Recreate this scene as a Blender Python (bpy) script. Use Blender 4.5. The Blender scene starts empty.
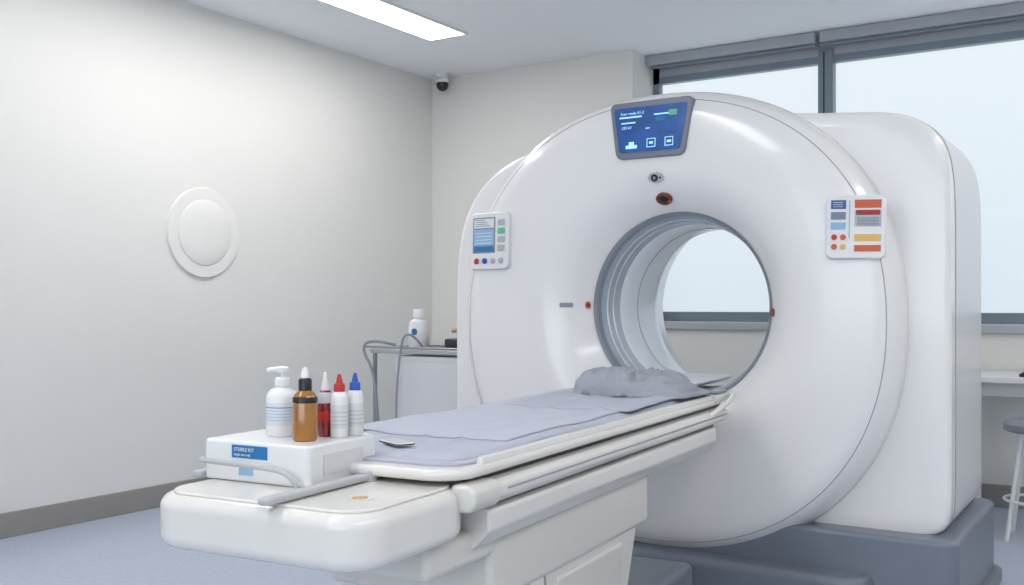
import bpy, bmesh, math
from mathutils import Vector, Matrix, noise
scene=bpy.context.scene
scene.view_settings.view_transform='Standard'
def lin(c):
    return tuple(((v/255)/12.92 if v/255<=0.04045 else ((v/255+0.055)/1.055)**2.4) for v in c)+(1,)
def mat(name,rgb,rough=.5,metal=0,var=.03,scale=6,bump=0,bscale=80,emit=0,coat=0,trans=0,alpha=1):
    m=bpy.data.materials.new(name); m.use_nodes=True
    nt=m.node_tree; b=nt.nodes['Principled BSDF']
    tc=nt.nodes.new('ShaderNodeTexCoord')
    n=nt.nodes.new('ShaderNodeTexNoise'); n.inputs['Scale'].default_value=scale; n.inputs['Detail'].default_value=4
    nt.links.new(tc.outputs['Object'],n.inputs['Vector'])
    r=nt.nodes.new('ShaderNodeValToRGB')
    c=lin(rgb)
    r.color_ramp.elements[0].position=.3; r.color_ramp.elements[1].position=.7
    r.color_ramp.elements[0].color=tuple(v*(1-var) for v in c[:3])+(1,)
    r.color_ramp.elements[1].color=tuple(min(1,v*(1+var)) for v in c[:3])+(1,)
    nt.links.new(n.outputs['Fac'],r.inputs['Fac'])
    nt.links.new(r.outputs['Color'],b.inputs['Base Color'])
    b.inputs['Roughness'].default_value=rough; b.inputs['Metallic'].default_value=metal
    b.inputs['Coat Weight'].default_value=coat; b.inputs['Coat Roughness'].default_value=.10
    b.inputs['Transmission Weight'].default_value=trans
    if emit:
        nt.links.new(r.outputs['Color'],b.inputs['Emission Color']); b.inputs['Emission Strength'].default_value=emit
    if bump:
        n2=nt.nodes.new('ShaderNodeTexNoise'); n2.inputs['Scale'].default_value=bscale; n2.inputs['Detail'].default_value=3
        nt.links.new(tc.outputs['Object'],n2.inputs['Vector'])
        bp=nt.nodes.new('ShaderNodeBump'); bp.inputs['Strength'].default_value=bump; bp.inputs['Distance'].default_value=.01
        nt.links.new(n2.outputs['Fac'],bp.inputs['Height']); nt.links.new(bp.outputs['Normal'],b.inputs['Normal'])
    return m
M={}
M['wall']=mat('wall_paint',(226,225,221),.8,var=.012,scale=1.5,bump=.05,bscale=150)
M['plate']=mat('wall_plate_plastic',(230,229,225),.6,var=.01)
M['ceil']=mat('ceiling_paint',(242,243,246),.9,var=.01,scale=1)
M['floor']=mat('vinyl_floor',(178,187,205),.24,var=.05,scale=40,bump=.02,bscale=200)
M['base']=mat('baseboard_vinyl',(148,144,140),.4,var=.03)
M['frame']=mat('window_frame_metal',(126,138,150),.4,.1)
M['framel']=mat('blind_cassette_grey',(170,175,181),.5,.0)
M['sill']=mat('sill_grey',(176,180,184),.4)
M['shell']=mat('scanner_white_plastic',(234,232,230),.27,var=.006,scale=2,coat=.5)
M['shell2']=mat('scanner_side_shade',(212,212,214),.35,var=.008,scale=2,coat=.2)  # greyer shell white; on the rear body it paints in side shading
M['seam']=mat('seam_grey',(160,159,158),.6)
M['cream']=mat('table_cream_plastic',(222,219,213),.26,var=.01,coat=.5)
M['cream2']=mat('table_lower_plastic',(212,209,202),.35,var=.01,coat=.2)
M['dark']=mat('dark_rubber',(60,62,66),.5)
M['basegrey']=mat('scanner_base_grey',(116,123,135),.35,var=.03)
M['mattress']=mat('mattress_fabric',(176,180,192),.8,var=.03,scale=12,bump=.25,bscale=18)
M['sheet']=mat('draw_sheet_fabric',(184,188,200),.85,var=.03,scale=10,bump=.3,bscale=22)
M['cloth']=mat('blanket_cloth',(160,163,172),.9,var=.04,scale=10,bump=.35,bscale=90)
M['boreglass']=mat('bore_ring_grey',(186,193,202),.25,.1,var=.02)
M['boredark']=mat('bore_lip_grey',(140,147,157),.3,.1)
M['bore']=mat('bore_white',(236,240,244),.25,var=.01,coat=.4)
M['white']=mat('white_plastic',(228,228,228),.35,var=.01,coat=.2)
M['grey']=mat('grey_plastic',(180,182,185),.35)
M['hose']=mat('hose_grey',(140,144,150),.4)
M['steel']=mat('brushed_steel',(170,172,175),.3,.8)
M['black']=mat('black_plastic',(25,26,28),.35)
M['screen']=mat('display_screen',(34,66,118),.2,var=.25,scale=9,emit=.85)
M['bezel']=mat('display_bezel',(118,124,134),.35,.1)
M['cyan']=mat('ui_light',(165,215,250),.5,emit=.7)
M['blue']=mat('sticker_blue',(60,92,155),.5)
M['teal']=mat('sticker_teal',(32,118,175),.5)
M['lblue']=mat('sticker_light_blue',(145,185,218),.5)
M['red']=mat('red_plastic',(188,42,38),.4)
M['orange']=mat('orange_plastic',(200,90,52),.4)
M['yellow']=mat('yellow_label',(222,180,95),.4)
M['green']=mat('green_indicator',(80,165,120),.4,emit=.3)
M['brown']=mat('amber_glass',(158,104,34),.12,var=.15,scale=20,coat=.8)
M['redliq']=mat('red_liquid',(135,24,30),.2,coat=.8)
M['lensbrown']=mat('laser_window_brown',(120,50,32),.2,coat=.7)
M['bluecap']=mat('blue_cap',(36,84,175),.4)
M['wood']=mat('wooden_handle',(190,155,110),.5,var=.1,scale=20)
M['text']=mat('label_print_grey',(125,135,155),.6)
def emat(name,rgb,s):
    m=bpy.data.materials.new(name); m.use_nodes=True; nt=m.node_tree
    b=nt.nodes['Principled BSDF']; b.inputs['Base Color'].default_value=(.8,.8,.8,1)
    b.inputs['Emission Color'].default_value=lin(rgb); b.inputs['Emission Strength'].default_value=s
    return m
M['lamp']=emat('led_diffuser',(255,253,250),13.8)
M['fill_glow']=emat('fill_glow_pane',(236,245,255),3.0)  # glow for the added window behind the camera
def winmat():
    m=bpy.data.materials.new('frosted_daylight_glass'); m.use_nodes=True; nt=m.node_tree
    b=nt.nodes['Principled BSDF']; b.inputs['Base Color'].default_value=(.12,.13,.14,1); b.inputs['Roughness'].default_value=.04
    b.inputs['Specular IOR Level'].default_value=.12
    tc=nt.nodes.new('ShaderNodeTexCoord'); sp=nt.nodes.new('ShaderNodeSeparateXYZ'); nt.links.new(tc.outputs['Object'],sp.inputs[0])
    mr=nt.nodes.new('ShaderNodeMapRange'); mr.inputs['From Min'].default_value=1.0; mr.inputs['From Max'].default_value=3.0
    nt.links.new(sp.outputs['Z'],mr.inputs['Value'])
    r=nt.nodes.new('ShaderNodeValToRGB'); r.color_ramp.elements[0].color=lin((212,224,233)); r.color_ramp.elements[1].color=lin((230,240,246))
    nt.links.new(mr.outputs['Result'],r.inputs['Fac']); nt.links.new(r.outputs['Color'],b.inputs['Emission Color'])
    b.inputs['Emission Strength'].default_value=.97
    return m
M['window']=winmat()

def finish(ob,m,parent,smooth=True,bevel=0,seg=3,wn=True):
    if m: ob.data.materials.append(M[m] if isinstance(m,str) else m)
    scene.collection.objects.link(ob)
    if parent: ob.parent=parent
    if smooth and ob.type=='MESH':
        for p in ob.data.polygons: p.use_smooth=True
    if bevel:
        b=ob.modifiers.new('bev','BEVEL'); b.width=bevel; b.segments=seg; b.limit_method='ANGLE'; b.angle_limit=.6
        if wn:
            w=ob.modifiers.new('wn','WEIGHTED_NORMAL'); w.keep_sharp=True
    return ob
def mesh(name,v,f,m,parent=None,smooth=True,bevel=0,seg=3):
    me=bpy.data.meshes.new(name); me.from_pydata([tuple(a) for a in v],[],f); 
    bm=bmesh.new(); bm.from_mesh(me); bmesh.ops.recalc_face_normals(bm,faces=bm.faces); bm.to_mesh(me); bm.free()
    return finish(bpy.data.objects.new(name,me),m,parent,smooth,bevel,seg)
def empty(name,loc=(0,0,0),rz=0,parent=None):
    e=bpy.data.objects.new(name,None); e.location=loc; e.rotation_euler=(0,0,rz); e.empty_display_size=.1
    scene.collection.objects.link(e)
    if parent: e.parent=parent
    return e
def box(name,x0,x1,y0,y1,z0,z1,m,parent=None,bevel=0,seg=3,tap=None):
    v=[(x0,y0,z0),(x1,y0,z0),(x1,y1,z0),(x0,y1,z0),(x0,y0,z1),(x1,y0,z1),(x1,y1,z1),(x0,y1,z1)]
    if tap: # (dx0,dx1,dy0,dy1) offsets at bottom
        a,b,c,d=tap
        v[0]=(x0+a,y0+c,z0); v[1]=(x1+b,y0+c,z0); v[2]=(x1+b,y1+d,z0); v[3]=(x0+a,y1+d,z0)
    f=[(0,3,2,1),(4,5,6,7),(0,1,5,4),(1,2,6,5),(2,3,7,6),(3,0,4,7)]
    return mesh(name,v,f,m,parent,bevel>0,bevel,seg)
def rrect(x0,x1,y0,y1,r,n=8):
    pts=[]
    for cx,cy,a0 in((x1-r,y1-r,0),(x0+r,y1-r,90),(x0+r,y0+r,180),(x1-r,y0+r,270)):
        for i in range(n+1):
            a=math.radians(a0+90*i/n); pts.append((cx+r*math.cos(a),cy+r*math.sin(a)))
    return pts
def prism(name,pts,z0,z1,m,parent=None,bevel=.01,seg=3,axis='z'):
    n=len(pts)
    if axis=='z': v=[(p[0],p[1],z0) for p in pts]+[(p[0],p[1],z1) for p in pts]
    else: v=[(p[0],z0,p[1]) for p in pts]+[(p[0],z1,p[1]) for p in pts]
    f=[tuple(range(n))[::-1],tuple(range(n,2*n))]+[(i,(i+1)%n,n+(i+1)%n,n+i) for i in range(n)]
    return mesh(name,v,f,m,parent,bevel>0,bevel,seg)
def lathe(name,prof,m,parent=None,n=32,loc=(0,0,0),smooth=True,axis='z'):
    v=[];f=[]
    for r,z in prof:
        for i in range(n):
            a=2*math.pi*i/n
            p=(r*math.cos(a),r*math.sin(a),z) if axis=='z' else (r*math.cos(a),z,r*math.sin(a))
            v.append((p[0]+loc[0],p[1]+loc[1],p[2]+loc[2]))
    for j in range(len(prof)-1):
        for i in range(n):
            f.append((j*n+i,j*n+(i+1)%n,(j+1)*n+(i+1)%n,(j+1)*n+i))
    f.append(tuple(range(n))[::-1]); f.append(tuple(range((len(prof)-1)*n,len(prof)*n)))
    o=mesh(name,v,f,m,parent,smooth)
    if smooth:
        e=o.modifiers.new('es','EDGE_SPLIT'); e.split_angle=math.radians(40)
    return o
def tube(name,pts,r,m,parent=None,cyc=False,poly=False):
    cu=bpy.data.curves.new(name,'CURVE'); cu.dimensions='3D'; cu.bevel_depth=r; cu.bevel_resolution=4; cu.use_fill_caps=True
    s=cu.splines.new('POLY' if poly else 'NURBS'); s.points.add(len(pts)-1)
    for i,p in enumerate(pts): s.points[i].co=(*p,1)
    if not poly: s.order_u=3; s.use_endpoint_u=True
    s.use_cyclic_u=cyc; cu.resolution_u=10
    ob=bpy.data.objects.new(name,cu); cu.materials.append(M[m]); scene.collection.objects.link(ob)
    if parent: ob.parent=parent
    return ob
def text(name,s,size,m,parent,loc,rot=(math.pi/2,0,0)):
    cu=bpy.data.curves.new(name,'FONT'); cu.body=s; cu.size=size; cu.extrude=.0003; cu.materials.append(M[m])
    ob=bpy.data.objects.new(name,cu); ob.location=loc; ob.rotation_euler=rot; scene.collection.objects.link(ob); ob.parent=parent
    return ob

# ---------------- ROOM ----------------
XL,XR,YB,YF,H=-5.0,2.6,6.63,-2.6,3.05
WX=-3.19; GY=7.02
box('floor',XL-.2,XR+.2,YF-.2,YB+.6,-.1,0,'floor')
box('ceiling',XL-.2,XR+.2,YF-.2,YB+.6,H,H+.1,'ceil')
box('wall_left',XL-.2,XL,YF-.2,YB+.6,0,H,'wall')
box('wall_right',XR,XR+.2,YF-.2,YB+.6,0,H,'wall')
def multi(name,boxes,m):
    v=[];f=[]
    for x0,x1,y0,y1,z0,z1 in boxes:
        k=len(v)
        v.extend([(x0,y0,z0),(x1,y0,z0),(x1,y1,z0),(x0,y1,z0),(x0,y0,z1),(x1,y0,z1),(x1,y1,z1),(x0,y1,z1)])
        for q in[(0,3,2,1),(4,5,6,7),(0,1,5,4),(1,2,6,5),(2,3,7,6),(3,0,4,7)]: f.append(tuple(k+i for i in q))
    me=bpy.data.meshes.new(name); me.from_pydata(v,[],f)
    finish(bpy.data.objects.new(name,me),m,None,False)
multi('wall_back',[(XL,WX,YB,YB+.6,0,H),(WX,2.0,YB,YB+.6,0,1.03),(2.0,XR,YB,YB+.6,0,H)],'wall')
multi('wall_front',[(XL,-3.0,YF-.2,YF,0,H),(1.9,XR,YF-.2,YF,0,H),(-3.0,1.9,YF-.2,YF,0,.9),(-3.0,1.9,YF-.2,YF,2.7,H)],'wall')
fill_win=empty('added_fill_window')  # unseen window with frame, added behind the camera to fill-light ceiling and gantry
box('glass_pane',-3.0,1.9,YF-.12,YF-.10,.9,2.7,'fill_glow',fill_win)
for i,x in enumerate((-3.0,-1.38,.25,1.85)): box(f'mullion_{i}',x,x+.05,YF-.10,YF-.04,.9,2.7,'frame',fill_win)
box('frame_bottom',-3.0,1.9,YF-.10,YF-.04,.9,.95,'frame',fill_win); box('frame_top',-3.0,1.9,YF-.10,YF-.04,2.65,2.7,'frame',fill_win)
box('trim_1',WX,2.0,YB-.03,GY,1.03,1.08,'sill',bevel=.006)
w=empty('window_1')
box('glass_pane',WX,2.0,GY+.03,GY+.05,1.08,H,'window',w)
box('frame_bottom',WX,2.0,GY-.03,GY+.03,1.08,1.15,'frame',w)
box('frame_top',WX,2.0,GY-.03,GY+.03,H-.19,H-.14,'frame',w)
box('frame_head',WX,2.0,GY-.03,GY+.03,H-.14,H,'framel',w)
box('frame_left',WX,WX+.05,GY-.03,GY+.03,1.08,H,'frame',w)
box('frame_right',1.95,2.0,GY-.03,GY+.03,1.08,H,'frame',w)
for i,x in enumerate((-1.95,.1)):
    box(f'mullion_{i}',x,x+.10,GY-.05,GY+.03,1.08,H-.1,'frame',w)
    box(f'mullion_strip_{i}',x+.035,x+.045,GY-.055,GY-.045,1.15,H-.12,'dark',w)
b=empty('roller_blind')
box('cassette',WX,-1.94,GY-.17,GY-.08,H-.075,H,'framel',b,.01)
box('cassette_b',-1.91,2.0,GY-.17,GY-.08,H-.075,H,'framel',b,.01)
box('hem_bar',WX+.03,-1.94,GY-.14,GY-.11,H-.095,H-.077,'frame',b,.004)
box('hem_bar_b',-1.91,1.98,GY-.14,GY-.11,H-.095,H-.077,'frame',b,.004)
box('baseboard_left',XL,XL+.015,YF,YB,0,.13,'base',bevel=.004)
box('baseboard_back',XL+.015,XR-.015,YB-.015,YB,0,.13,'base',bevel=.004)
box('baseboard_right',XR-.015,XR,YF,YB-.0,0,.13,'base',bevel=.004)
# ceiling lights
def clight(x0,x1,y0,y1):
    e=empty('ceiling_light')
    box('diffuser',x0,x1,y0,y1,H-.012,H-.004,'lamp',e)
    for n,a in(('rim_a',(x0-.02,x0,y0-.02,y1+.02)),('rim_b',(x1,x1+.02,y0-.02,y1+.02)),('rim_c',(x0,x1,y0-.02,y0)),('rim_d',(x0,x1,y1,y1+.02))):
        box(n,*a,H-.015,H,'white',e)
clight(-4.24,-3.95,2.6,5.60)
clight(-2.5,-2.2,-.8,2.0)
clight(.6,.9,-.8,2.6)
clight(.6,.9,3.6,5.9)
# round wall plate
rp=empty('round_wall_plate',(XL,4.27,1.65)); rp.rotation_euler=(0,math.pi/2,0)
lathe('rim_disc',[(.28,.0),(.28,.008),(.276,.014),(.20,.015),(.01,.015)],'plate',rp,64)
lathe('centre_disc',[(.205,.013),(.204,.018),(.198,.021),(.10,.022),(.01,.022)],'plate',rp,64)
# security camera
sc=empty('security_camera',(-4.80,6.50,H)); sc.scale=(.85,.85,.85)
lathe('mount',[(.06,0),(.06,-.02),(.05,-.04),(.045,-.05)],'white',sc,24)
lathe('housing',[(.045,-.04),(.062,-.055),(.064,-.075),(.058,-.09)],'white',sc,24)
lathe('dome',[(.056,-.085),(.058,-.11),(.050,-.14),(.030,-.160),(.005,-.167)],'black',sc,24)

# ---------------- SCANNER ----------------
G=empty('ct_scanner',(-1.62,3.83,0))
BC=(-.06,1.19); BR=.387
def inside_disc(x,z): return abs((x+.14)/.985)**2.2+abs((z-1.13)/.965)**2.2<1
def sstep(t): t=max(0,min(1,t)); return t*t*(3-2*t)
def inside_body(x,z):
    a=1.115
    u=abs((x+.125)/a)
    if z>1.1:
        n=3.6+4.4*sstep((x+.3)/1.0); h=.85+.05*sstep((x+.8)/.8)-.050*sstep((x+.1)/.8)
        return u**n+abs((z-1.1)/h)**n<1
    return u**20+abs((z-1.1)/.77)**20<1
def rim(fn,a):
    lo,hi=.3,2
    for _ in range(30):
        m_=(lo+hi)/2
        if fn(BC[0]+m_*math.cos(a),BC[1]+m_*math.sin(a)): lo=m_
        else: hi=m_
    return lo
def fy(s):
    y=-.02*math.sin(math.pi*min(1,s))
    if s<.38: y+=.12*(1-s/.38)**2.2
    if s>.78:
        q=min(1,(s-.78)/.22); y+=.15*(1-math.sqrt(max(0,1-q**2.4)))
    return y
def surf(x,z):
    dx,dz=x-BC[0],z-BC[1]; a=math.atan2(dz,dx); r=math.hypot(dx,dz); R=rim(inside_disc,a)
    return fy(max(0,min(1,(r-BR)/(R-BR))))
N=288
ang=[2*math.pi*i/N for i in range(N)]
RD=[rim(inside_disc,a) for a in ang]; RB=[rim(inside_body,a) for a in ang]
S=[i/40 for i in range(37)]+[.92,.94,.955,.97,.98,.988,.995,1.0]
S=sorted(set(S))
rings=[]
for s in S: rings.append([(BC[0]+(BR+(RD[i]-BR)*s)*math.cos(ang[i]),fy(s),BC[1]+(BR+(RD[i]-BR)*s)*math.sin(ang[i])) for i in range(N)])
rings.append([(BC[0]+RD[i]*math.cos(ang[i]),.34,BC[1]+RD[i]*math.sin(ang[i])) for i in range(N)])
def loft(name,rings,m,parent,es=False,closed=True):
    v=[p for r in rings for p in r]; n=len(rings[0]); f=[]
    for j in range(len(rings)-1):
        for i in range(n if closed else n-1):
            f.append((j*n+i,j*n+(i+1)%n,(j+1)*n+(i+1)%n,(j+1)*n+i))
    o=mesh(name,v,f,m,parent)
    if es: e=o.modifiers.new('es','EDGE_SPLIT'); e.split_angle=math.radians(es)
    return o
loft('front_cover',rings,'shell',G)
def br(k,y,inset=0): return [(BC[0]+(RB[i]*k-inset)*math.cos(ang[i]),y,BC[1]+(RB[i]*k-inset)*math.sin(ang[i])) for i in range(N)]
def cr(R,y): return [(BC[0]+R*math.cos(a),y,BC[1]+R*math.sin(a)) for a in ang]
Lb=1.0
body=loft('rear_body',[cr(.47,.2),br(1,.145,.10),br(1,.145,.025),br(1,.149,.012),br(1,.157,.004),br(1,.172,0),br(1,.18,0),br(1,.25,0),br(1,Lb-.12,0),br(1,Lb-.05,.004),br(1,Lb-.02,.012),br(1,Lb,.04),cr(.47,Lb)],'shell',G)
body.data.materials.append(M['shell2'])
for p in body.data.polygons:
    if p.center.y>.25 and p.center.x>.9 : p.material_index=1  # right side face greyed, shading of the white shell put into colour
def seamring(name,s,dy,r):
    tube(name,[(BC[0]+(BR+(RD[i]-BR)*s)*math.cos(ang[i]),fy(s)+dy,BC[1]+(BR+(RD[i]-BR)*s)*math.sin(ang[i])) for i in range(0,N,2)],r,'seam',G,True,True)
seamring('seam_ring',.90,.001,.0024)
tube('side_seam',[p for p in [(BC[0]+(RB[i]+.0003)*math.cos(ang[i]),.25,BC[1]+(RB[i]+.0003)*math.sin(ang[i])) for i in range(N)]],.0026,'seam',G,True,True)
# bore
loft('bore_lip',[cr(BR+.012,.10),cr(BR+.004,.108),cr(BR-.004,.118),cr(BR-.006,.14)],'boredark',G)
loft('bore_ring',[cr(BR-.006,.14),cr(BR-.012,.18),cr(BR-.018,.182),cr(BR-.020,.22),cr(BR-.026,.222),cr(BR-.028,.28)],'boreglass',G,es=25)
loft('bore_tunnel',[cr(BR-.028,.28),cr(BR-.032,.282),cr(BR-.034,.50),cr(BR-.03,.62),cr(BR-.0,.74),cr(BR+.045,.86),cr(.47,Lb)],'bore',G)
tube('bore_seam',cr(BR-.034,.45)[::2],.002,'seam',G,True,True)
# base
prism('base_plinth',rrect(-1.24,1.03,.04,1.05,.06),0,.35,'basegrey',G,.02)
prism('base_front',rrect(-.62,.74,-.08,.30,.10),0,.20,'basegrey',G,.03)
prism('base_step',rrect(-1.26,1.06,.00,1.07,.06),0,.06,'basegrey',G,.012)
box('base_skirt_left',-.75,-.25,-.10,.1,.14,.22,'shell2',G,.02)
# panels
def frame_at(x,z,off=0,name='panel',sc=1):
    e=.03
    gx=(surf(x+e,z)-surf(x-e,z))/(2*e); gz=(surf(x,z+e)-surf(x,z-e))/(2*e)
    n=Vector((gx,-1,gz)).normalized()
    yy=-n; xx=Vector((1,0,0)); xx=(xx-yy*xx.dot(yy)).normalized(); zz=xx.cross(yy)
    e_=empty(name,parent=G)
    m_=Matrix((xx,yy,zz)).transposed().to_4x4(); m_.translation=Vector((x,surf(x,z),z))+n*off
    e_.matrix_local=m_@Matrix.Diagonal((sc,sc,sc,1))
    return e_
def flat(name,x0,x1,z0,z1,m,parent,y=-.0,t=.001):
    return box(name,x0,x1,y-t,y,z0,z1,m,parent)
# top display
D=frame_at(-.130,1.925,.0,'top_display',.92)
def trap(wt,wb_,h,r=.02):
    pts=[(wt,h),(-wt,h),(-wb_,-h),(wb_,-h)]; out=[]
    for i,p in enumerate(pts):
        a=Vector(pts[i-1])-Vector(p); b_=Vector(pts[(i+1)%4])-Vector(p); p=Vector(p)
        a.normalize(); b_.normalize()
        for k in range(6):
            t=k/5; q=(p+a*r)*(1-t)**2+p*2*t*(1-t)+(p+b_*r)*t**2; out.append(tuple(q))
    return out
prism('housing',trap(.205,.165,.130,.035),-.012,.06,'bezel',D,.006,3,'y')
prism('screen',trap(.180,.146,.102,.014),-.0155,-.005,'screen',D,0,1,'y')
for i,(x0,x1,z0,z1,c) in enumerate([(-.15,-.04,.055,.062,'cyan'),(-.14,-.07,.03,.036,'cyan'),(-.02,-.0,.0,.004,'cyan'),(.03,.08,.03,.05,'teal'),(.09,.13,.05,.075,'green'),(.0,.13,-.025,-.02,'blue'),(.02,.09,.058,.064,'cyan'),
    (-.115,-.06,-.085,-.07,'cyan'),(-.10,-.075,-.07,-.055,'cyan'),(-.012,.03,-.085,-.082,'cyan'),(-.012,.03,-.048,-.045,'cyan'),(-.012,-.009,-.085,-.045,'cyan'),(.027,.03,-.085,-.045,'cyan'),(.0,.018,-.07,-.06,'cyan'),(.075,.115,-.085,-.082,'cyan'),(.075,.115,-.048,-.045,'cyan'),(.075,.078,-.085,-.045,'cyan'),(.112,.115,-.085,-.045,'cyan'),(.085,.105,-.07,-.06,'cyan')]):
    flat(f'ui_{i}',x0,x1,z0,z1,c,D,-.0156)
text('ui_text','Scan ready 01-2',.018,'cyan',D,(-.145,-.0165,.070))
text('ui_text_b','120 kV',.018,'cyan',D,(-.14,-.0165,.005))
# left control panel
P=frame_at(-.925,1.49,.0,'left_control_panel',.96)
prism('plate',rrect(-.12,.12,-.135,.135,.03),-.018,.05,'white',P,.008,3,'y')
flat('screen_frame',-.098,.040,-.058,.112,'hose',P,-.0180)
flat('screen_l',-.09,.032,-.02,.055,'lblue',P,-.0190); flat('screen_hdr',-.09,.032,.062,.105,'white',P,-.0190); flat('screen_mid',-.09,.032,-.05,-.026,'teal',P,-.0190)
for i in range(4): flat(f'screen_line_{i}',-.08,.01-.012*i,.070+i*.009,.073+i*.009,'text',P,-.0201)
for i in range(4): flat(f'screen_row_{i}',-.08,.02,-.012+i*.016,-.009+i*.016,'white',P,-.0201)
for i,(z,c) in enumerate([(.085,'grey'),(.045,'green'),(.005,'grey'),(-.035,'grey')]):
    prism(f'key_{i}',rrect(.056,.098,z-.014,z+.014,.006),-.023,-.017,c,P,.002,2,'y')
for i,(x,z,c) in enumerate([(-.07,-.095,'red'),(-.02,-.095,'bluecap'),(.03,-.095,'grey'),(.078,-.095,'grey')]):
    lathe(f'button_{i}',[(.014,0),(.014,-.006),(.010,-.008)],c,P,20,(x,-.018,z),axis='y')
# right control panel
P=frame_at(.69,1.487,.0,'right_control_panel',.88)
prism('plate',rrect(-.12,.12,-.135,.135,.03),-.018,.03,'white',P,.008,3,'y')
for i,(x0,x1,z0,z1,c) in enumerate([(-.10,-.04,.075,.112,'blue'),(-.10,-.04,.03,.062,'text'),(-.10,-.04,-.012,.018,'lblue'),(-.028,-.023,-.05,.11,'grey'),(-.005,.10,.078,.113,'orange'),(-.005,.10,.0,.07,'grey'),(.0,.095,.048,.07,'red'),(-.005,.10,-.062,-.032,'yellow'),(-.005,.10,-.105,-.078,'orange')]):
    flat(f'label_{i}',x0,x1,z0,z1,c,P,-.0185)
for i in range(6): flat(f'line_{i}',.005,.09,.005+i*.006,.0072+i*.006,'text',P,-.0198)
for i in range(3): flat(f'lineb_{i}',-.092,-.052,.083+i*.009,.085+i*.009,'white',P,-.0198)
for i,(x,z,c) in enumerate([(-.085,-.045,'red'),(-.05,-.045,'orange'),(-.085,-.085,'orange'),(-.05,-.085,'yellow')]):
    lathe(f'button_{i}',[(.012,0),(.012,-.005),(.008,-.006)],c,P,20,(x,-.018,z),axis='y')
# sensor windows
def ell(name,x,z,rx,rz,m,off,p=None,t=.01):
    e=frame_at(x,z,off,name)
    prism('body',[(rx*math.cos(a*math.pi/16),rz*math.sin(a*math.pi/16)) for a in range(32)],-t,.015,m,e,.002,2,'y')
    return e
e=ell('intercom_window',-.11,1.725,.034,.022,'grey',0)
lathe('lens_ring',[(.016,0),(.015,-.003),(.012,-.003)],'black',e,20,(-.004,-.009,0),axis='y'); lathe('lens_core',[(.007,0),(.006,-.002),(.001,-.003)],'hose',e,16,(-.004,-.012,0),axis='y')
lathe('dot',[(.005,0),(.004,-.003),(.001,-.004)],'black',e,12,(.021,-.009,.0),axis='y')
e=ell('laser_window',-.095,1.643,.036,.030,'lensbrown',0)
lathe('lens',[(.020,0),(.018,-.004),(.004,-.007)],'black',e,20,(.0,-.009,0),axis='y'); lathe('red_dot',[(.009,0),(.008,-.003),(.001,-.004)],'orange',e,12,(.022,-.009,-.014),axis='y')
e=frame_at(-.555,1.2,0,'side_vent'); prism('slot',rrect(-.030,.030,-.010,.010,.005),-.004,.01,'boredark',e,.001,2,'y')
e=ell('laser_window_side',-.480,1.2,.012,.016,'orange',0); lathe('core',[(.008,0),(.007,-.003),(.001,-.004)],'lensbrown',e,12,(0,-.009,0),axis='y')
e=ell('laser_window_side_b',.350,1.17,.012,.016,'lensbrown',0)
for i,(x,z) in enumerate([(-.36,.36),(-.30,.35)]):
    e=ell(f'fixing_{i}',x,z,.016,.016,'grey' if i else 'dark',0)

# ---------------- PATIENT TABLE ----------------
TM=(-1.669,3.736); TR=math.radians(4.5)
T=empty('patient_table',(TM[0],TM[1],0),TR)
def ploft(name,prof,y0,y1,m,bev=.0,parent=T,endr=0):
    n=len(prof); v=[(x,y0,z) for x,z in prof]+[(x,y1,z) for x,z in prof]
    f=[tuple(range(n)),tuple(range(n,2*n))[::-1]]+[(i,(i+1)%n,n+(i+1)%n,n+i) for i in range(n)]
    return mesh(name,v,f,m,parent,True,bev,3)
def matz(x,y):
    u=x/.245
    z=.862+.008*u*u+.004*noise.noise((x*5,y*3,0))+.0028*noise.noise((x*18,y*7,3))
    z+=.006*math.exp(-((x-.12+.05*math.sin(y*3))/.016)**2)
    z+=.004*math.exp(-((x+.06+.03*math.sin(y*2+1))/.014)**2)
    return z
def sheet(name,x0,x1,y0,y1,off,m,nx=70,ny=190,edge=.03,drop=.012,seed=0,wav=.006):
    v=[];f=[]
    for j in range(ny+1):
        for i in range(nx+1):
            x=x0+(x1-x0)*i/nx; y=y0+(y1-y0)*j/ny
            z=matz(max(-.25,min(.25,x)),y)+off
            d=min(x-x0,x1-x,(y-y0),(y1-y))
            if d<edge: z-=drop*(1-d/edge)**2
            s=abs(2*(i/nx)-1); wx=wav*noise.noise((seed,y*4,7))*s; wy=wav*2*noise.noise((x*6,seed,2))*abs(2*(j/ny)-1)
            if off==0 and y<y0+.07:
                q=1-(y-y0)/.07; x*=1-.10*(q*q)
            if off>0 and abs(x)>.268:   # hangs over the table edge
                o_=abs(x)-.268
                z-=o_*1.0; x=math.copysign(.268+.022*(1-math.exp(-o_/.012))+.004*noise.noise((seed,y*14,1)),x)
            v.append((x+wx*(abs(x)<.25),y+wy,z))
    for j in range(ny):
        for i in range(nx):
            a=j*(nx+1)+i; f.append((a,a+1,a+nx+2,a+nx+1))
    o=mesh(name,v,f,m,T)
    s=o.modifiers.new('s','SOLIDIFY'); s.thickness=.004; s.offset=-1
sheet('mattress_sheet',-.238,.243,-1.97,-.08,0,'mattress')
sheet('draw_sheet',-.30,.205,-1.68,-.12,.007,'sheet',edge=.010,drop=.004,seed=3,wav=.016)
sheet('draw_sheet_upper',-.22,.235,-.95,-.12,.0125,'mattress',nx=60,ny=90,edge=.010,drop=.004,seed=11,wav=.022)
prism('tabletop',rrect(-.275,.285,-2.06,-.05,.09,10),.826,.851,'cream',T,.011)
prism('mattress_pad',rrect(-.25,.258,-2.01,-.07,.08,10),.850,.858,'mattress',T,.003)
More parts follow.
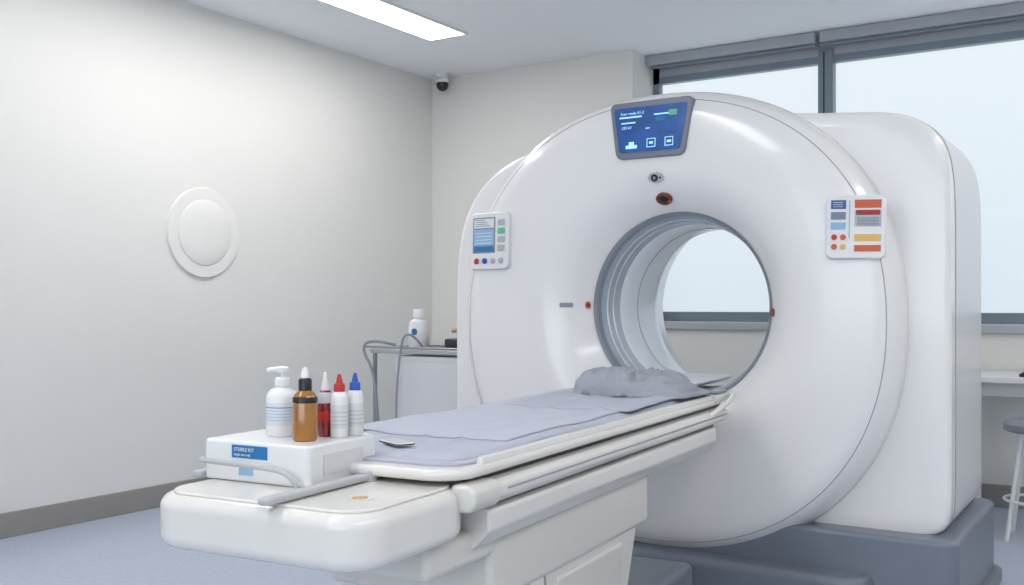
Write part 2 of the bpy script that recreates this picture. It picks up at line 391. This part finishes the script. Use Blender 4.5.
for sx in(-1,1):
    ploft('side_lip',[(sx*.256,.849),(sx*.258,.863),(sx*.264,.867),(sx*.272,.863),(sx*.276,.849)],-1.93,-.07,'cream',.003)
    ploft('side_rail',[(sx*.255,.765),(sx*.255,.816),(sx*.296,.816),(sx*.310,.805),(sx*.310,.780),(sx*.296,.765)],-1.93,-.14,'cream',.006)
    ploft('rail_end_cap',[(sx*.25,.76),(sx*.25,.819),(sx*.298,.819),(sx*.314,.807),(sx*.314,.778),(sx*.298,.76)],-2.03,-1.91,'cream2',.012)
    ploft('rail_slot',[(sx*.308,.792),(sx*.308,.796),(sx*.3115,.796),(sx*.3115,.792)],-1.88,-.16,'seam')
ploft('gap_strip',[(-.268,.812),(-.268,.828),(.268,.828),(.268,.812)],-1.95,-.10,'dark')
ploft('cradle',[(-.26,.75),(-.26,.82),(.26,.82),(.26,.75)],-1.93,-.15,'cream2')
ploft('gap_strip_lower',[(-.262,.74),(-.262,.768),(.262,.768),(.262,.74)],-1.90,-.16,'dark')
ploft('lower_beam',[(-.275,.752),(-.285,.742),(-.285,.70),(-.24,.655),(.24,.655),(.285,.70),(.285,.742),(.275,.752)],-1.92,-.20,'cream',.008)
box('pedestal_upper',-.235,.235,-1.82,-.78,.50,.66,'cream2',T,.02)
box('pedestal',-.225,.225,-1.75,-.84,.05,.52,'cream',T,.025,tap=(.02,-.02,.12,-.14))
box('pedestal_foot',-.26,.26,-1.70,-.35,0,.07,'basegrey',T,.02)
box('pedestal_panel',.20,.232,-1.45,-.99,.12,.48,'cream2',T,.008,tap=(-.0,-.015,.03,-.06))
tube('pedestal_seam',[(.226,-1.52,.50),(.207,-1.47,.08)],.003,'seam',T,poly=True)
box('foot_bellows',-.20,.20,-.80,-.20,.0,.24,'basegrey',T,.03)
ploft('tongue',[(-.11,.890),(-.12,.880),(-.09,.863),(.09,.863),(.12,.880),(.11,.890)],-.12,.60,'white',.004)
box('end_bracket',.20,.30,-.22,-.06,.835,.868,'cream2',T,.012)
box('end_bracket_cap',.245,.29,-.20,-.08,.868,.880,'hose',T,.005)
tube('end_handle',[(.30,-.34,.80),(.33,-.30,.83),(.335,-.18,.85),(.31,-.06,.86)],.010,'cream',T)
# head slab
prism('head_slab',rrect(-.29,.275,-2.37,-1.96,.09,10),.700,.810,'cream',T,.028,5)
prism('head_slab_tray',rrect(-.265,.25,-2.345,-1.98,.07,10),.808,.816,'cream',T,.004,2)
lathe('round_recess',[(.028,.815),(.028,.817),(.022,.8175)],'cream2',T,32,(.165,-2.23,0))
lathe('round_recess_core',[(.017,.817),(.015,.819)],'wood',T,32,(.165,-2.23,0))
box('under_slab_bracket',-.22,.24,-2.10,-1.80,.62,.70,'cream2',T,.02)
def bar(name,x,y0,y1,w=.016):
    prism(name,rrect(x-w,x+w,y0,y1,w*.95),.818,.832,'grey',T,.005)
bar('clamp_lever_right',.052,-2.39,-2.01)
bar('clamp_lever_left',-.30,-2.21,-1.97,.014)
lathe('lever_pivot',[(.022,.814),(.022,.836),(.018,.839),(.002,.839)],'grey',T,24,(.052,-2.05,0))
box('lever_pivot_left',-.305,-.27,-2.14,-2.09,.805,.824,'grey',T,.006)

def TW(x,y,z):
    c,s=math.cos(TR),math.sin(TR); return (TM[0]+x*c-y*s,TM[1]+x*s+y*c,z)
# supply box
bx=-.135
SB=empty('supply_box',TW(bx,-2.07,.8165),TR)
prism('case',rrect(-.150,.145,-.130,.115,.014),0,.088,'white',SB,.007)
flat('sticker',-.065,.035,.052,.080,'teal',SB,-.1305,.001)
text('sticker_text','STERILE KIT',.011,'white',SB,(-.058,-.1325,.067)); text('sticker_text_b','single use only',.008,'white',SB,(-.058,-.1325,.057))
flat('label_small',-.045,-.005,.015,.036,'lblue',SB,-.1305,.001)
box('side_vent',.1455,.147,-.08,.06,.02,.065,'shell2',SB)
tube('front_handle',[(-.150,-.10,.040),(-.152,-.148,.044),(-.10,-.156,.044),(.02,-.156,.042),(.10,-.156,.038),(.125,-.152,.02),(.128,-.146,.004)],.006,'grey',SB)

ztop=.905
def place(name,x,y,z=ztop): return empty(name,TW(x,y,z),TR)
B=place('pump_bottle',-.163,-2.08)
lathe('body',[(.001,0),(.033,0),(.036,.004),(.036,.085),(.034,.095),(.026,.104),(.014,.110),(.014,.116)],'white',B)
lathe('collar',[(.017,.112),(.017,.128),(.012,.131)],'white',B)
lathe('stem',[(.005,.128),(.005,.145)],'white',B,16)
lathe('pump_head',[(.012,.142),(.014,.145),(.014,.153),(.010,.156),(.001,.157)],'white',B,24)
tube('spout',[(0,0,.150),(-.022,-.006,.150),(-.034,-.010,.146)],.0055,'white',B)
lathe('label',[(.0362,.025),(.0364,.026),(.0364,.075),(.0362,.076)],'shell2',B)
for i in range(5): lathe(f'print_{i}',[(.0365,.036+i*.007),(.0366,.0365+i*.007),(.0366,.0375+i*.007),(.0365,.038+i*.007)],'lblue' if i<4 else 'teal',B)
B=place('amber_bottle',-.060,-2.125)
lathe('body',[(.001,0),(.024,0),(.027,.003),(.027,.088),(.024,.100),(.013,.110),(.012,.114)],'brown',B)
lathe('cap',[(.0145,.108),(.0145,.132),(.012,.135),(.006,.137)],'black',B)
lathe('dropper_bulb',[(.009,.135),(.009,.146),(.005,.158),(.001,.159)],'white',B,20)
lathe('shoulder_band',[(.0273,.083),(.0275,.084),(.0275,.092),(.0255,.096)],'black',B)
B=place('red_liquid_bottle',-.068,-2.045)
lathe('body',[(.001,0),(.016,0),(.018,.003),(.018,.088),(.015,.098),(.009,.104)],'redliq',B)
lathe('top_band',[(.0183,.075),(.0185,.076),(.0185,.088),(.0155,.099)],'shell2',B)
lathe('nozzle_cap',[(.010,.100),(.010,.112),(.006,.125),(.004,.142),(.001,.143)],'white',B,24)
lathe('label',[(.0182,.035),(.0184,.036),(.0184,.055),(.0182,.056)],'red',B)
def dropper(name,x,y,cap):
    B=place(name,x,y)
    lathe('body',[(.001,0),(.017,0),(.0195,.003),(.0195,.088),(.016,.099),(.009,.104)],'white',B)
    lathe('cap_base',[(.0125,.100),(.0125,.116),(.010,.120)],cap,B,24)
    lathe('cap_tip',[(.008,.118),(.006,.130),(.0035,.140),(.001,.141)],cap,B,24)
    lathe('label',[(.0196,.02),(.0198,.021),(.0198,.072),(.0196,.073)],'shell2',B)
    for i in range(4): lathe(f'print_{i}',[(.0199,.028+i*.009),(.02,.0285+i*.009),(.02,.0295+i*.009),(.0199,.030+i*.009)],'grey',B)
dropper('dropper_bottle',-.029,-2.045,'red')
dropper('dropper_bottle',-.021,-1.998,'bluecap')
ph=empty('handheld_remote',TW(-.015,-1.84,.8665),TR+1.1)
prism('body',rrect(-.024,.024,-.05,.05,.012),0,.006,'white',ph,.002); prism('glass',rrect(-.018,.018,-.040,.042,.006),.006,.0066,'grey',ph,0)
tube('edge_trim',[(p[0],p[1],.003) for p in rrect(-.0245,.0245,-.0505,.0505,.012)],.0016,'dark',ph,True,True)

# folded blanket (layered heightfield cloth)
def blanket():
    B=empty('folded_blanket',TW(.01,-.37,.876),TR)
    def layer(name,cx,cy,hx,hy,h,rot,seed,slope,amp,p=7,ex=.26):
        v=[];f=[];nx,ny=100,80
        for j in range(ny+1):
            for i in range(nx+1):
                u=-1+2*i/nx; w_=-1+2*j/ny
                uu=math.sin(u*math.pi/2); ww=math.sin(w_*math.pi/2)
                m_=max(0,1-(abs(uu)**p+abs(ww)**p))**ex
                k=1/((abs(uu)**p+abs(ww)**p)**(1/p)+1e-6) if (abs(uu)**p+abs(ww)**p)>1 else 1
                X=uu*hx*k*(1+.06*noise.noise((ww*2,seed,1))); Y=ww*hy*k*(1+.10*noise.noise((uu*2,seed,4)))
                rd=1-abs(noise.noise((uu*1.8+seed,ww*.9-uu*.8,seed)))*3.0
                rd2=1-abs(noise.noise((uu*4.3-ww+seed,ww*2.6,seed+5)))*3.0
                z=m_*(h*(1+slope*uu)+amp*rd+amp*.5*rd2)
                c,s=math.cos(rot),math.sin(rot)
                v.append((cx+X*c-Y*s,cy+X*s+Y*c,max(0,z)))
        for j in range(ny):
            for i in range(nx):
                a=j*(nx+1)+i; f.append((a,a+1,a+nx+2,a+nx+1))
        mesh(name,v,f,'cloth',B)
    layer('bottom_fold',.045,.02,.215,.165,.018,-.10,3,-.1,.006,8)
    layer('lower_fold',.030,.01,.195,.150,.040,.04,8,-.15,.008,8)
    layer('middle_fold',-.045,-.01,.135,.145,.060,.10,17,-.10,.009,6)
    layer('top_fold',-.070,-.02,.110,.130,.082,.20,14,.06,.009,5)
    layer('side_crumple',.10,.02,.105,.125,.064,-.35,21,-.3,.020,3.5,.4)
blanket()

# ---------------- CART ----------------
C=empty('medical_cart',(-3.57,4.20,0))
box('cabinet',.14,.60,.02,.44,.12,.93,'white',C,.01)
box('door_panel',.17,.57,.005,.02,.16,.90,'shell2',C,.006)
box('tray_top',-.02,.62,.0,.46,.94,.965,'grey',C,.008)
box('tray_mat',.02,.58,.04,.42,.965,.972,'dark',C,.003)
for i,(x,y) in enumerate([(0,.02),(0,.44)]): tube(f'post_{i}',[(x,y,.05),(x,y,.94)],.012,'hose',C,poly=True)
box('lower_shelf',-.01,.16,.01,.45,.14,.16,'grey',C,.004)
for i,(x,y) in enumerate([(0,.03),(.58,.03),(0,.43),(.58,.43)]):
    lathe(f'caster_{i}',[(.005,-.012),(.04,-.012),(.045,-.006),(.045,.006),(.04,.012),(.005,.012)],'dark',C,20,(x,y,.045),axis='y')
    tube(f'stem_{i}',[(x,y,.05),(x,y,.13)],.01,'steel',C,poly=True)
tube('top_rail',[(-.03,-.02,.975),(.60,-.02,.975)],.006,'steel',C,poly=True)
tube('hose_a',[(.12,.05,.985),(.02,-.03,1.02),(-.05,-.04,.97),(.05,-.04,.84),(.07,-.04,.55),(.11,-.03,.38)],.008,'hose',C)
tube('hose_b',[(.30,.05,.98),(.25,-.03,1.10),(.21,-.04,.9),(.19,-.04,.6),(.21,-.04,.35)],.006,'hose',C)
box('instrument_tray',.36,.57,.16,.36,.972,1.02,'dark',C,.01)
tube('probe_handle',[(.36,.24,1.06),(.58,.20,1.085)],.011,'wood',C,poly=True)
tube('probe_stand',[(.40,.235,1.0),(.40,.235,1.07)],.008,'grey',C,poly=True)
B=empty('spray_bottle',(-3.33,4.30,.9725))
lathe('body',[(.001,0),(.052,0),(.056,.005),(.056,.11),(.05,.14),(.026,.155),(.026,.165)],'white',B)
lathe('cap',[(.032,.16),(.032,.20),(.028,.205),(.001,.206)],'white',B)
lathe('label_dot',[(.018,-.001),(.018,-.006)],'teal',B,16,(.01,-.052,.085),axis='y')

# ---------------- DESK & STOOL ----------------
Dk=empty('desk',(-.95,6.02,0))
box('top',0,1.8,0,.58,.775,.81,'white',Dk,.006)
for i,(x,y) in enumerate([(.04,.04),(1.74,.04),(.04,.53),(1.74,.53)]): box(f'leg_{i}',x,x+.04,y,y+.04,0,.775,'white',Dk,.004)
box('apron',.06,1.76,.07,.09,.70,.775,'shell2',Dk)
kb=empty('keyboard',(-.62,6.08,.81)); box('body',0,.42,0,.15,0,.018,'black',kb,.005)
for i in range(12):
    for j in range(4): box(f'key_{i}_{j}',.012+i*.033,.038+i*.033,.01+j*.034,.036+j*.034,.018,.023,'dark',kb)
St=empty('stool',(-.50,5.80,0))
lathe('seat',[(.001,.55),(.15,.55),(.165,.56),(.165,.59),(.15,.605),(.001,.61)],'hose',St,32)
for i in range(4):
    a=math.pi/4+i*math.pi/2
    tube(f'leg_{i}',[(.10*math.cos(a),.10*math.sin(a),.55),(.19*math.cos(a),.19*math.sin(a),.0)],.011,'white',St,poly=True)
tube('foot_ring',[(.16*math.cos(k*math.pi/12),.16*math.sin(k*math.pi/12),.2) for k in range(24)],.008,'white',St,True,True)

# ---------------- WORLD & CAMERA ----------------
wd=bpy.data.worlds.new('w'); scene.world=wd; wd.use_nodes=True
wd.node_tree.nodes['Background'].inputs[0].default_value=(.8,.88,1,1); wd.node_tree.nodes['Background'].inputs[1].default_value=.6
cam=bpy.data.cameras.new('camera'); co=bpy.data.objects.new('camera',cam); scene.collection.objects.link(co)
co.location=(0,0,1.2); co.rotation_euler=(math.pi/2,0,math.radians(32.5))
cam.sensor_width=36; cam.lens=1009/1024*36; cam.shift_y=.0122; cam.clip_start=.05
scene.camera=co
